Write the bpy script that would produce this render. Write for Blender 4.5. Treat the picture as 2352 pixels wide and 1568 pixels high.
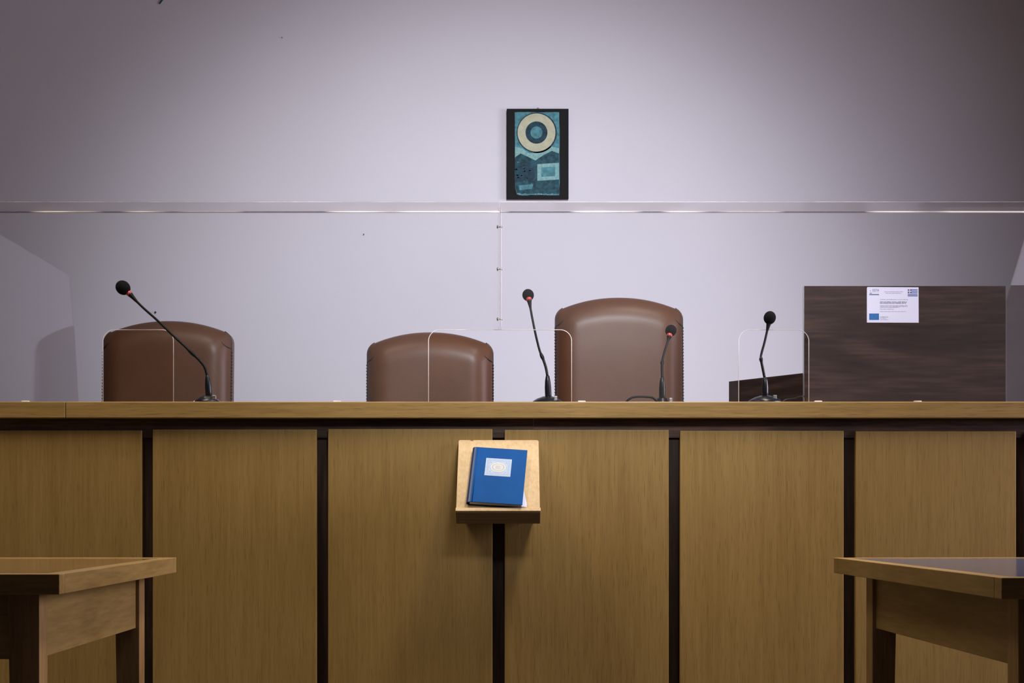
import bpy, bmesh, math, random
from mathutils import Vector, Matrix
random.seed(7)
for o in list(bpy.data.objects): bpy.data.objects.remove(o, do_unlink=True)
SC = bpy.context.scene
COL = SC.collection
R = math.radians

# ------------------------------------------------------------------ camera
# camera 0.87 m above the floor, level, looking along +Y; a 50 mm lens raised by shift
EYE = 0.87
F = 50 / 36 * 2352            # focal length in pixels of the 2352 x 1568 frame
cam = bpy.data.cameras.new('camera'); cam.lens = 50; cam.sensor_width = 36
cam.shift_y = 386 / 2352
cam.clip_start = 0.05
camo = bpy.data.objects.new('camera', cam); COL.objects.link(camo)
camo.location = (0, 0, EYE); camo.rotation_euler = (R(90), 0, 0)
SC.camera = camo

# ------------------------------------------------------------------ world, exposure
w = bpy.data.worlds.new('world'); SC.world = w; w.use_nodes = True
w.node_tree.nodes['Background'].inputs[0].default_value = (0.6, 0.65, 0.8, 1)
w.node_tree.nodes['Background'].inputs[1].default_value = 0.15
SC.view_settings.view_transform = 'Standard'; SC.view_settings.look = 'None'
SC.view_settings.gamma = 1; SC.view_settings.use_curve_mapping = False
SC.view_settings.exposure = 0.0

def aim(o, target):
    d = Vector(target) - o.location
    o.rotation_euler = d.to_track_quat('-Z', 'Y').to_euler()
def spot(name, loc, target, power, angle, blend, radius, color):
    l = bpy.data.lights.new(name, 'SPOT'); l.energy = power; l.spot_size = R(angle); l.spot_blend = blend
    l.shadow_soft_size = radius; l.color = color
    o = bpy.data.objects.new(name, l); COL.objects.link(o); o.location = loc; aim(o, target); return o
def area(name, loc, target, power, sx, sy, color, spread=180):
    l = bpy.data.lights.new(name, 'AREA'); l.energy = power; l.shape = 'RECTANGLE'; l.size = sx; l.size_y = sy
    l.color = color; l.spread = R(spread)
    o = bpy.data.objects.new(name, l); COL.objects.link(o); o.location = loc; aim(o, target); return o
spot('key_spot_light', (0.6, 1.5, 3.2), (-0.12, 6.3, 1.50), 750, 48, 1.0, 0.35, (0.93, 0.95, 1.0))  # added spot; soft cone gives the wall its bright centre and dim edges
area('ceiling_light', (0.8, 3.65, 3.42), (0.7, 3.65, 0), 31, 1.4, 0.4, (1.0, 0.86, 0.70), 110)
area('left_panel_fill', (-1.3, 3.45, 3.42), (-1.35, 3.5, 0), 26, 1.4, 0.4, (1.0, 0.88, 0.72), 105)  # added fill lamp to brighten the left bench panels
area('rear_wall_fill', (0.0, -1.2, 3.3), (0, -3, 2.3), 15, 4.0, 0.5, (1.0, 0.92, 0.90))  # added lamp; brightens the wall behind the camera for acrylic reflections
area('window_light', (3.5, 3.8, 1.95), (-1.5, 3.8, 1.2), 62, 1.8, 1.5, (0.92, 0.86, 1.0), 125)

# ------------------------------------------------------------------ helpers
def P(px, py, d):
    """point at depth d seen at a measured pixel of the photograph"""
    return Vector(((px - 1176) * d / F, d, EYE + (1170 - py) * d / F))
def PX(px, d): return (px - 1176) * d / F
def PZ(py, d): return EYE + (1170 - py) * d / F

def link(name, bm, mats, parent=None, smooth=False, bevel=0, loc=None, segs=2, auto=True):
    me = bpy.data.meshes.new(name)
    bmesh.ops.recalc_face_normals(bm, faces=bm.faces)
    bm.to_mesh(me); bm.free()
    if not isinstance(mats, (list, tuple)): mats = [mats]
    for m in mats: me.materials.append(m)
    if smooth:
        for p in me.polygons: p.use_smooth = True
    o = bpy.data.objects.new(name, me); COL.objects.link(o)
    if parent is not None:
        o.parent = parent
        if loc is not None: o.location = loc
        else: o.location = -Vector(parent.location) if parent.get('_world') else (0, 0, 0)
    elif loc is not None: o.location = loc
    if bevel:
        b = o.modifiers.new('bevel', 'BEVEL'); b.width = bevel; b.segments = segs; b.limit_method = 'ANGLE'; b.angle_limit = R(40)
    return o
def tag(o, label, cat, group=None):
    o['label'] = label; o['category'] = cat
    if group: o['group'] = group
    return o
def thing(name, label, cat, loc=(0, 0, 0), rotz=0, group=None, world=False):
    o = bpy.data.objects.new(name, None); COL.objects.link(o); o.location = loc; o.rotation_euler = (0, 0, rotz)
    o.empty_display_size = 0.1
    tag(o, label, cat, group)
    W[o.name] = world
    return o
W = {}
def wlink(name, bm, mats, parent, **k):
    """mesh given in world coordinates, child of an unrotated Empty"""
    bmesh.ops.translate(bm, verts=bm.verts, vec=-Vector(parent.location))
    return link(name, bm, mats, parent, loc=(0, 0, 0), **k)
def box(bm, x0, x1, y0, y1, z0, z1, mi=0, M=None):
    vs = [bm.verts.new((x, y, z)) for z in (z0, z1) for y in (y0, y1) for x in (x0, x1)]
    for f in ((0,2,3,1),(4,5,7,6),(0,1,5,4),(2,6,7,3),(0,4,6,2),(1,3,7,5)):
        fc = bm.faces.new([vs[i] for i in f]); fc.material_index = mi
    if M is not None: bmesh.ops.transform(bm, matrix=M, verts=vs)
    return vs
def nbox(*a, **k):
    bm = bmesh.new(); box(bm, *a, **k); return bm
def prism(bm, pts, axis, a, b, mi=0):
    """polygon pts extruded along axis ('y': pts are x,z ; 'x': pts are y,z)"""
    def mk(p, t): return (p[0], t, p[1]) if axis == 'y' else ((t, p[0], p[1]) if axis == 'x' else (p[0], p[1], t))
    A = [bm.verts.new(mk(p, a)) for p in pts]; B = [bm.verts.new(mk(p, b)) for p in pts]
    fs = [bm.faces.new(A), bm.faces.new(B[::-1])]
    n = len(pts)
    for i in range(n): fs.append(bm.faces.new((A[i], B[i], B[(i+1) % n], A[(i+1) % n])))
    for f in fs: f.material_index = mi
    return A + B
def tube(bm, pts, rad, n=12, closed=False, cap=True, mi=0):
    pts = [Vector(p) for p in pts]; m = len(pts)
    rads = rad if isinstance(rad, (list, tuple)) else [rad] * m
    T = []
    for i in range(m):
        a = pts[(i-1) % m] if closed or i > 0 else pts[i]
        b = pts[(i+1) % m] if closed or i < m-1 else pts[i]
        T.append((b - a).normalized())
    up = Vector((0, 0, 1)) if abs(T[0].z) < 0.9 else Vector((1, 0, 0))
    nrm = T[0].cross(up).normalized(); rings = []
    for i in range(m):
        nrm = (nrm - T[i] * nrm.dot(T[i])).normalized(); bn = T[i].cross(nrm)
        rings.append([bm.verts.new(pts[i] + (nrm * math.cos(2*math.pi*k/n) + bn * math.sin(2*math.pi*k/n)) * rads[i]) for k in range(n)])
    for i in range(m if closed else m-1):
        A, B = rings[i], rings[(i+1) % m]
        for k in range(n): bm.faces.new((A[k], A[(k+1) % n], B[(k+1) % n], B[k])).material_index = mi
    if cap and not closed:
        bm.faces.new(rings[0][::-1]).material_index = mi; bm.faces.new(rings[-1]).material_index = mi
def lathe(bm, prof, n=32, M=None, mi=0):
    rings = []; new = []
    for r, z in prof:
        if r < 1e-6: v = [bm.verts.new((0, 0, z))]
        else: v = [bm.verts.new((r*math.cos(2*math.pi*k/n), r*math.sin(2*math.pi*k/n), z)) for k in range(n)]
        rings.append(v); new += v
    for A, B in zip(rings, rings[1:]):
        if len(A) == 1 and len(B) == 1: continue
        for k in range(n):
            k2 = (k+1) % n
            if len(A) == 1: f = bm.faces.new((A[0], B[k], B[k2]))
            elif len(B) == 1: f = bm.faces.new((A[k], A[k2], B[0]))
            else: f = bm.faces.new((A[k], A[k2], B[k2], B[k]))
            f.material_index = mi
    for Rg in (rings[0], rings[-1]):
        if len(Rg) > 1: bm.faces.new(Rg).material_index = mi
    if M is not None: bmesh.ops.transform(bm, matrix=M, verts=new)
def tri(bm):
    bm.normal_update(); bmesh.ops.triangulate(bm, faces=[f for f in bm.faces if len(f.verts) > 4])
def catmull(pts, sub=8):
    pts = [Vector(p) for p in pts]; out = []
    for i in range(len(pts)-1):
        p0 = pts[max(i-1, 0)]; p1 = pts[i]; p2 = pts[i+1]; p3 = pts[min(i+2, len(pts)-1)]
        for s in range(sub):
            t = s/sub
            out.append(0.5*((2*p1)+(p2-p0)*t+(2*p0-5*p1+4*p2-p3)*t*t+(3*p1-p0-3*p2+p3)*t**3))
    out.append(pts[-1]); return out

# ------------------------------------------------------------------ materials
def mat(name):
    m = bpy.data.materials.new(name); m.use_nodes = True
    nt = m.node_tree; return m, nt, nt.nodes['Principled BSDF']
def setin(b, **k):
    for n, v in k.items():
        n = n.replace('_', ' ')
        if n in b.inputs: b.inputs[n].default_value = v
def plain(name, col, rough=0.5, metal=0, bump=0, bscale=200, var=0, vscale=8, spec=0.5, sheen=0):
    m, nt, b = mat(name)
    setin(b, Base_Color=(*col, 1), Roughness=rough, Metallic=metal, Specular_IOR_Level=spec)
    if sheen: b.inputs['Sheen Weight'].default_value = sheen
    tc = nt.nodes.new('ShaderNodeTexCoord')
    if var:
        n = nt.nodes.new('ShaderNodeTexNoise'); n.inputs['Scale'].default_value = vscale; n.inputs['Detail'].default_value = 6
        nt.links.new(tc.outputs['Object'], n.inputs['Vector'])
        r = nt.nodes.new('ShaderNodeValToRGB'); nt.links.new(n.outputs['Fac'], r.inputs[0])
        r.color_ramp.elements[0].position = 0.3; r.color_ramp.elements[1].position = 0.7
        r.color_ramp.elements[0].color = (*[c*(1-var) for c in col], 1); r.color_ramp.elements[1].color = (*[min(1, c*(1+var)) for c in col], 1)
        nt.links.new(r.outputs[0], b.inputs['Base Color'])
    if bump:
        n = nt.nodes.new('ShaderNodeTexNoise'); n.inputs['Scale'].default_value = bscale; n.inputs['Detail'].default_value = 3
        nt.links.new(tc.outputs['Object'], n.inputs['Vector'])
        bp = nt.nodes.new('ShaderNodeBump'); bp.inputs['Strength'].default_value = bump; bp.inputs['Distance'].default_value = 0.001
        nt.links.new(n.outputs['Fac'], bp.inputs['Height']); nt.links.new(bp.outputs[0], b.inputs['Normal'])
    return m
def wood(name, cols, axis='z', rough=0.45, fine=1.0, stretch=30, wave=0.0, coat=0.0, var=0.12, spec=0.4, bump=0.15, pores=0.25, big=1.0):
    """cols: three tones dark to light. Grain runs along `axis`."""
    m, nt, b = mat(name)
    N = nt.nodes.new; L = nt.links.new
    tc = N('ShaderNodeTexCoord'); oi = N('ShaderNodeObjectInfo')
    off = N('ShaderNodeVectorMath'); off.operation = 'SCALE'; cb = N('ShaderNodeCombineXYZ')
    for i in range(3): L(oi.outputs['Random'], cb.inputs[i])
    L(cb.outputs[0], off.inputs[0]); off.inputs['Scale'].default_value = 37.0
    ad = N('ShaderNodeVectorMath'); ad.operation = 'ADD'; L(tc.outputs['Object'], ad.inputs[0]); L(off.outputs[0], ad.inputs[1])
    def mapped(s_across, s_along):
        mp = N('ShaderNodeMapping'); sc = [s_across]*3; sc['xyz'.index(axis)] = s_along
        mp.inputs['Scale'].default_value = sc; L(ad.outputs[0], mp.inputs['Vector']); return mp
    m1 = mapped(6*fine*big, 6*fine*big/stretch*3)
    n1 = N('ShaderNodeTexNoise'); n1.inputs['Scale'].default_value = 1; n1.inputs['Detail'].default_value = 5; n1.inputs['Distortion'].default_value = 0.6 + wave
    L(m1.outputs[0], n1.inputs['Vector'])
    m2 = mapped(130*fine, 130*fine/stretch)
    n2 = N('ShaderNodeTexNoise'); n2.inputs['Scale'].default_value = 1; n2.inputs['Detail'].default_value = 4
    L(m2.outputs[0], n2.inputs['Vector'])
    mx = N('ShaderNodeMath'); mx.operation = 'MULTIPLY_ADD'; L(n2.outputs['Fac'], mx.inputs[0]); mx.inputs[1].default_value = 0.45
    m3 = N('ShaderNodeMath'); m3.operation = 'MULTIPLY'; L(n1.outputs['Fac'], m3.inputs[0]); m3.inputs[1].default_value = 0.55
    L(m3.outputs[0], mx.inputs[2])
    r = N('ShaderNodeValToRGB'); L(mx.outputs[0], r.inputs[0])
    e = r.color_ramp.elements; e[0].position = 0.36; e[0].color = (*cols[0], 1); e[1].position = 0.64; e[1].color = (*cols[2], 1)
    k = e.new(0.5); k.color = (*cols[1], 1)
    # dark pores: short streaks
    m4 = mapped(420*fine, 420*fine/22)
    n4 = N('ShaderNodeTexNoise'); n4.inputs['Scale'].default_value = 1; n4.inputs['Detail'].default_value = 1; L(m4.outputs[0], n4.inputs['Vector'])
    r4 = N('ShaderNodeValToRGB'); L(n4.outputs['Fac'], r4.inputs[0])
    r4.color_ramp.elements[0].position = 0.58; r4.color_ramp.elements[0].color = (0, 0, 0, 1)
    r4.color_ramp.elements[1].position = 0.72; r4.color_ramp.elements[1].color = (pores, pores, pores, 1)
    mm = N('ShaderNodeMix'); mm.data_type = 'RGBA'; L(r4.outputs[0], mm.inputs['Factor']); L(r.outputs[0], mm.inputs['A'])
    mm.inputs['B'].default_value = (*[c*0.35 for c in cols[0]], 1)
    # tone per board
    hs = N('ShaderNodeHueSaturation'); mr = N('ShaderNodeMapRange'); L(oi.outputs['Random'], mr.inputs[0])
    mr.inputs['To Min'].default_value = 1-var; mr.inputs['To Max'].default_value = 1+var
    L(mr.outputs[0], hs.inputs['Value']); L(mm.outputs['Result'], hs.inputs['Color'])
    L(hs.outputs[0], b.inputs['Base Color'])
    setin(b, Roughness=rough, Specular_IOR_Level=spec)
    if coat: b.inputs['Coat Weight'].default_value = coat; b.inputs['Coat Roughness'].default_value = 0.06
    bp = N('ShaderNodeBump'); bp.inputs['Strength'].default_value = bump; bp.inputs['Distance'].default_value = 0.0006
    L(n2.outputs['Fac'], bp.inputs['Height']); L(bp.outputs[0], b.inputs['Normal'])
    return m

OAK = wood('oak_veneer', [(0.285, 0.172, 0.046), (0.33, 0.205, 0.058), (0.37, 0.235, 0.074)], 'z', rough=0.55, stretch=26, pores=0.35, var=0.08)
OAKTOP = wood('oak_edge_band', [(0.26, 0.16, 0.048), (0.33, 0.205, 0.066), (0.40, 0.255, 0.088)], 'x', rough=0.42, stretch=22, pores=0.4, var=0.05)
DARK = wood('dark_stained_wood', [(0.012, 0.006, 0.004), (0.03, 0.014, 0.009), (0.06, 0.028, 0.018)], 'z', rough=0.5, stretch=15, pores=0.2, var=0.1)
DARKH = wood('dark_stained_rail', [(0.02, 0.010, 0.006), (0.055, 0.028, 0.018), (0.11, 0.055, 0.036)], 'x', rough=0.5, stretch=15, pores=0.2, var=0.1)
WALNUT = wood('walnut_laminate', [(0.016, 0.009, 0.008), (0.027, 0.016, 0.014), (0.048, 0.029, 0.024)], 'x', rough=0.65, spec=0.1, stretch=14, fine=0.7, wave=1.6, pores=0.15, var=0.03, big=1.3)
BEECH = wood('beech_table_wood', [(0.20, 0.12, 0.038), (0.265, 0.165, 0.055), (0.325, 0.205, 0.075)], 'y', rough=0.4, stretch=12, wave=0.6, pores=0.15, var=0.05)
BEECHX = wood('beech_table_wood_cross', [(0.20, 0.12, 0.038), (0.265, 0.165, 0.055), (0.325, 0.205, 0.075)], 'x', rough=0.4, stretch=12, wave=0.6, pores=0.15, var=0.05)
BEECHZ = wood('beech_table_leg_wood', [(0.20, 0.11, 0.042), (0.27, 0.155, 0.062), (0.34, 0.20, 0.09)], 'z', rough=0.4, stretch=12, wave=0.6, pores=0.15, var=0.05)
TOPINL = wood('polished_table_inset', [(0.24, 0.14, 0.055), (0.30, 0.18, 0.08), (0.36, 0.22, 0.10)], 'y', rough=0.12, stretch=12, pores=0.1, coat=0.6, spec=0.6, var=0.03)
TOPBLUE = plain('blue_grey_writing_inset', (0.10, 0.11, 0.17), 0.14, spec=0.6, var=0.05)
PLY = wood('pale_book_rest_wood', [(0.45, 0.31, 0.155), (0.53, 0.38, 0.205), (0.60, 0.45, 0.26)], 'z', rough=0.5, stretch=10, pores=0.12, var=0.02)
PLYSHADE = wood('shaded_book_rest_wood', [(0.13, 0.075, 0.035), (0.18, 0.11, 0.05), (0.24, 0.15, 0.07)], 'x', rough=0.5, stretch=18, pores=0.2, var=0.02)  # rest wood darkened in colour, for the shade on its downward face
PAINT = plain('wall_paint', (0.725, 0.70, 0.775), 0.75, bump=0.25, bscale=160, var=0.012, vscale=3, spec=0.2)
SIDE = plain('side_wall_paint', (0.24, 0.21, 0.19), 0.8, var=0.02)
CEIL = plain('ceiling_paint', (0.55, 0.52, 0.50), 0.8, var=0.02)
FLOOR = plain('grey_terrazzo_floor', (0.07, 0.06, 0.055), 0.5, var=0.25, vscale=60)
LEATHER = plain('brown_leather', (0.086, 0.036, 0.019), 0.5, bump=0.35, bscale=420, var=0.10, vscale=9, spec=0.2)
for n_ in LEATHER.node_tree.nodes:
    if n_.type == 'BSDF_PRINCIPLED': n_.inputs['Coat Weight'].default_value = 0.28; n_.inputs['Coat Roughness'].default_value = 0.34
LEATHERD = plain('dark_leather_stitching', (0.025, 0.014, 0.012), 0.5, var=0.1)
BLACK = plain('black_plastic', (0.006, 0.007, 0.010), 0.3, spec=0.3, var=0.1)
BLACKM = plain('black_matt_gooseneck', (0.004, 0.004, 0.005), 0.45, spec=0.2, var=0.1)
FOAM = plain('black_foam', (0.006, 0.006, 0.007), 0.95, bump=1.0, bscale=900, var=0.3, vscale=300, spec=0.1)
RED = plain('red_light_ring', (0.45, 0.06, 0.06), 0.35, var=0.05)
CHROME = plain('polished_steel', (0.75, 0.75, 0.78), 0.15, metal=1, var=0.03)
STEEL = plain('brushed_steel', (0.45, 0.45, 0.47), 0.35, metal=1, var=0.05)
PAPER = plain('white_paper', (0.60, 0.63, 0.80), 0.6, var=0.01, vscale=20)
PAGES = plain('book_pages', (0.80, 0.78, 0.74), 0.7, var=0.05, vscale=90)
BLUE = plain('blue_book_cloth', (0.0005, 0.068, 0.27), 0.6, bump=0.3, bscale=900, var=0.08, vscale=14, spec=0.12)
BLUESHADE = plain('shaded_blue_spine_cloth', (0.004, 0.03, 0.12), 0.4, var=0.08)  # cover blue darkened in colour, for the spine turned from the light
INK = plain('black_ink', (0.10, 0.09, 0.16), 0.7, var=0.1)
INKG = plain('grey_ink', (0.33, 0.31, 0.42), 0.7, var=0.1)
INKB = plain('blue_ink', (0.035, 0.08, 0.30), 0.6, var=0.1)
INKN = plain('navy_ink', (0.03, 0.045, 0.16), 0.6, var=0.1)
INKY = plain('pale_green_ink', (0.55, 0.62, 0.50), 0.6, var=0.1)
INKC = plain('flag_blue', (0.0, 0.10, 0.36), 0.5, var=0.05)
INKT = plain('flag_star_teal', (0.02, 0.25, 0.42), 0.5, var=0.05)
FRAMEK = plain('black_painted_board', (0.004, 0.004, 0.006), 0.6, var=0.2, spec=0.15)
def acrylic(name, haze, tint=(1, 1, 1), graze=0.7, rough=0.03):
    m = bpy.data.materials.new(name); m.use_nodes = True; nt = m.node_tree
    for n in list(nt.nodes): nt.nodes.remove(n)
    N = nt.nodes.new; L = nt.links.new
    out = N('ShaderNodeOutputMaterial'); tr = N('ShaderNodeBsdfTransparent'); tr.inputs[0].default_value = (*tint, 1)
    gl = N('ShaderNodeBsdfGlossy'); gl.inputs['Roughness'].default_value = rough; gl.inputs['Color'].default_value = (1, 1, 1, 1)
    df = N('ShaderNodeBsdfDiffuse'); df.inputs[0].default_value = (0.85, 0.83, 0.86, 1)  # pale diffuse share stands in for room light reflected by the sheet
    fr = N('ShaderNodeFresnel'); fr.inputs['IOR'].default_value = 1.49
    geo = N('ShaderNodeNewGeometry')
    # fresnel only where the ray enters; inner surface uses the same facing value
    nz = N('ShaderNodeTexNoise'); nz.inputs['Scale'].default_value = 3; nz.inputs['Detail'].default_value = 4
    tc = N('ShaderNodeTexCoord'); L(tc.outputs['Object'], nz.inputs['Vector'])
    mr = N('ShaderNodeMapRange'); L(nz.outputs['Fac'], mr.inputs[0]); mr.inputs['From Min'].default_value = 0.3; mr.inputs['From Max'].default_value = 0.7
    mr.inputs['To Min'].default_value = haze*0.8; mr.inputs['To Max'].default_value = haze*1.2
    lw = N('ShaderNodeLayerWeight'); lw.inputs['Blend'].default_value = 0.5
    pw = N('ShaderNodeMath'); pw.operation = 'POWER'; L(lw.outputs['Facing'], pw.inputs[0]); pw.inputs[1].default_value = 4
    ma = N('ShaderNodeMath'); ma.operation = 'MULTIPLY_ADD'; L(pw.outputs[0], ma.inputs[0]); ma.inputs[1].default_value = graze; ma.inputs[2].default_value = 0.034
    m1 = N('ShaderNodeMixShader'); L(mr.outputs[0], m1.inputs[0]); L(tr.outputs[0], m1.inputs[1]); L(df.outputs[0], m1.inputs[2])
    m2 = N('ShaderNodeMixShader'); L(ma.outputs[0], m2.inputs[0]); L(m1.outputs[0], m2.inputs[1]); L(gl.outputs[0], m2.inputs[2])
    L(m2.outputs[0], out.inputs[0])
    return m
ACRYL = acrylic('clear_acrylic', 0.008)
ACRYLW = acrylic('clear_acrylic_wing', 0.014, (0.90, 0.885, 0.90))
ACRYLT = acrylic('clear_acrylic_top', 0.008, (0.94, 0.93, 0.92), 0.10, 0.2)
def edge_mat(name, lo, hi, scale, col=(0.95, 0.93, 0.95)):
    m = bpy.data.materials.new(name); m.use_nodes = True; nt = m.node_tree
    for n in list(nt.nodes): nt.nodes.remove(n)
    N = nt.nodes.new; L = nt.links.new
    out = N('ShaderNodeOutputMaterial'); tr = N('ShaderNodeBsdfTransparent'); tr.inputs[0].default_value = (0.55, 0.53, 0.56, 1)
    df = N('ShaderNodeBsdfPrincipled'); df.inputs['Base Color'].default_value = (*col, 1); df.inputs['Roughness'].default_value = 0.25
    tc = N('ShaderNodeTexCoord'); mp = N('ShaderNodeMapping'); mp.inputs['Scale'].default_value = (1, 0.02, 0.02)
    L(tc.outputs['Object'], mp.inputs[0]); nz = N('ShaderNodeTexNoise'); nz.inputs['Scale'].default_value = scale; nz.inputs['Detail'].default_value = 2
    L(mp.outputs[0], nz.inputs['Vector'])
    mr = N('ShaderNodeMapRange'); L(nz.outputs['Fac'], mr.inputs[0]); mr.inputs['From Min'].default_value = 0.46; mr.inputs['From Max'].default_value = 0.54
    mr.inputs['To Min'].default_value = lo; mr.inputs['To Max'].default_value = hi
    mx = N('ShaderNodeMixShader'); L(mr.outputs[0], mx.inputs[0]); L(tr.outputs[0], mx.inputs[1]); L(df.outputs[0], mx.inputs[2]); L(mx.outputs[0], out.inputs[0])
    return m
EDGE = edge_mat('polished_acrylic_edge', 0.45, 0.8, 6)
JOINT = edge_mat('acrylic_joint_glints', 0.06, 1.0, 2.2)  # white stretches are painted highlights where the joint catches light

# ------------------------------------------------------------------ the room
YW = 6.3        # wall behind the judges
def struct(name, bm, m, **k):
    o = link(name, bm, m, **k); o['kind'] = 'structure'; return o
XR, XL, YB, ZC, DAIS = 3.6, -3.6, -3.2, 3.5, 0.45
struct('wall_back', nbox(XL-0.2, XR+0.2, YW, YW+0.2, 0, ZC), PAINT)
struct('wall_front', nbox(XL-0.2, XR+0.2, YB-0.2, YB, 0, ZC), SIDE)
struct('wall_left', nbox(XL-0.2, XL, YB, YW, 0, ZC), SIDE)
bm = bmesh.new()                                             # right wall with its window opening
wy0, wy1, wz0, wz1 = 2.6, 4.6, 1.1, 2.8
box(bm, XR, XR+0.2, YB, wy0, 0, ZC); box(bm, XR, XR+0.2, wy1, YW, 0, ZC)
box(bm, XR, XR+0.2, wy0, wy1, 0, wz0); box(bm, XR, XR+0.2, wy0, wy1, wz1, ZC)
struct('wall_right', bm, SIDE)
bm = bmesh.new()
for z in (wz0, (wz0+wz1)/2-0.02, wz1-0.05): box(bm, XR+0.06, XR+0.12, wy0, wy1, z, z+0.05)
for y in (wy0, (wy0+wy1)/2-0.025, wy1-0.05): box(bm, XR+0.055, XR+0.125, y, y+0.05, wz0, wz1)
struct('window_1', bm, CEIL)
struct('ceiling', nbox(XL-0.2, XR+0.2, YB-0.2, YW+0.2, ZC, ZC+0.1), CEIL)
bm = bmesh.new(); box(bm, XL-0.2, XR+0.2, YB-0.2, YW+0.2, -0.1, 0)
box(bm, -3.0, 3.0, 4.36, YW, 0, DAIS)                        # raised floor the judges sit on
struct('floor', bm, FLOOR)

# ------------------------------------------------------------------ judges' bench
D0 = 4.25                      # front edge of the worktop
zt = PZ(922, D0); zb = PZ(960, D0)
bench = thing('judges_bench', 'long oak judges bench with six dark upright gaps and thick worktop', 'bench', (0, 4.8, 0))
FP = 4.275                     # face of the light panels
XA, XB = -2.4, 2.4
gaps = [(-78, -52), (325, 350.5), (727, 753.5), (1131, 1159), (1536, 1562), (1938, 1965), (2334, 2362), (2738, 2765)]
tops = [988, 988, 986, 985, 987, 989, 990, 990]
xs = [PX(-400, FP)] + [PX(g, FP) for pr in gaps for g in pr] + [PX(3000, FP)]
for i in range(1, 8):
    x0, x1 = xs[2*i], xs[2*i+1]
    wlink('front_panel', nbox(x0, x1, FP, FP+0.02, 0.06, PZ(tops[i], FP)), OAK, bench, bevel=0.0015)
for g in gaps:
    c = (PX(g[0], FP)+PX(g[1], FP))/2
    wlink('stile', nbox(c-0.05, c+0.05, FP+0.021, FP+0.045, 0.0, PZ(975, FP)), DARK, bench)
wlink('top_rail', nbox(XA, PX(1226, FP)-0.001, FP+0.012, FP+0.04, PZ(989, FP)-0.02, zb-0.0005), DARKH, bench)
wlink('top_rail', nbox(PX(1226, FP), XB, FP+0.012, FP+0.04, PZ(989, FP)-0.02, zb-0.0005), DARKH, bench)
wlink('plinth', nbox(XA, XB, FP+0.012, FP+0.04, 0.0, 0.08), DARKH, bench)
wlink('side_panel', nbox(XA, XA+0.03, FP+0.045, 4.95, DAIS, zb-0.0005), OAK, bench)
wlink('side_panel', nbox(XB-0.03, XB, FP+0.045, 4.95, DAIS, zb-0.0005), OAK, bench)
xj = PX(150, D0)
wlink('worktop', nbox(XA-0.03, xj-0.0004, D0, 5.0, zb, zt), OAKTOP, bench, bevel=0.003, segs=3)
wlink('worktop', nbox(xj+0.0004, XB+0.03, D0, 5.0, zb, zt), OAKTOP, bench, bevel=0.003, segs=3)

# ------------------------------------------------------------------ acrylic screens
DS = 4.40; TH = 0.005
ztop = PZ(485.5, DS); DF = 4.275; zs = zt
def arc(cx, cz, r, a0, a1, n=10):
    return [(cx + r*math.cos(R(a0+(a1-a0)*i/n)), cz + r*math.sin(R(a0+(a1-a0)*i/n))) for i in range(n+1)]
zc = PZ(757, DS); rc = 26*DS/F
def X(px): return PX(px, DS)
cut1 = [(X(236), zs)] + arc(X(236)+rc, zc-rc, rc, 180, 90) + arc(X(398)-rc, zc-rc, rc, 90, 0) + [(X(398), zs)]
cut2a = [(X(984), zs)] + arc(X(984)+rc, zc-rc, rc, 180, 90) + [(X(1147.4), zc)]
cut2b = [(X(1148.6), zc)] + arc(X(1313)-rc, zc-rc, rc, 90, 0) + [(X(1313), zs)]
cut3 = [(X(1697), zs)] + arc(X(1697)+rc, zc-rc, rc, 180, 90) + arc(X(1858)-rc, zc-rc, rc, 90, 0) + [(X(1858), zs)]
xl, xr = -1.70, PX(2377, DS)
outA = [(xl, zs)] + cut1 + cut2a + [(X(1147.4), ztop), (xl, ztop)]
outB = cut2b + cut3 + [(xr, zs), (xr, ztop), (X(1148.6), ztop)]
def edge_tube(name, pts, parent, r, m, d=DS+TH/2):
    bm = bmesh.new(); tube(bm, [(p[0], d, p[1]) for p in pts], r, n=8); return wlink(name, bm, m, parent, smooth=True)
def screen(out, label, x0, x1, cuts, wing, loc):
    t = thing('acrylic_screen', label, 'screen', loc, 0)
    bm = bmesh.new(); prism(bm, out, 'y', DS, DS+TH)
    tri(bm)
    wlink('clear_sheet', bm, ACRYL, t)
    wlink('top_shelf', nbox(x0, x1, DF, DS+TH, ztop+0.0005, ztop+0.0045), ACRYLT, t)
    bm = bmesh.new(); n = 40
    tube(bm, [(x0+(x1-x0)*i/n, DS-0.002, ztop-0.0022) for i in range(n+1)], 0.0026, n=8)
    wlink('glued_joint', bm, JOINT, t, smooth=True)
    bm = bmesh.new(); tube(bm, [(x0, DF, ztop+0.0025), (x1, DF, ztop+0.0025)], 0.0004, n=6)
    wlink('front_edge', bm, EDGE, t)
    for c in cuts: edge_tube('cutout_edge', c, t, 0.0011, EDGE)
    bm = bmesh.new()
    prism(bm, [(0, 0), (1, 0)] and wing[0], 'y', 0, 0.005)
    tri(bm)
    bmesh.ops.transform(bm, matrix=wing[1], verts=bm.verts)
    wlink('side_wing', bm, ACRYLW, t)
    for fx in wing[2]:
        wlink('foot_clip', nbox(X(fx)-0.012, X(fx)+0.012, DS-0.012, DS-0.0005, zs, zs+0.0135), EDGE, t, bevel=0.002)
    return t
def wingm(x0, y0, x1, y1):
    a = math.atan2(y1-y0, x1-x0); return Matrix.Translation((x0, y0, 0)) @ Matrix.Rotation(a, 4, 'Z')
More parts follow.
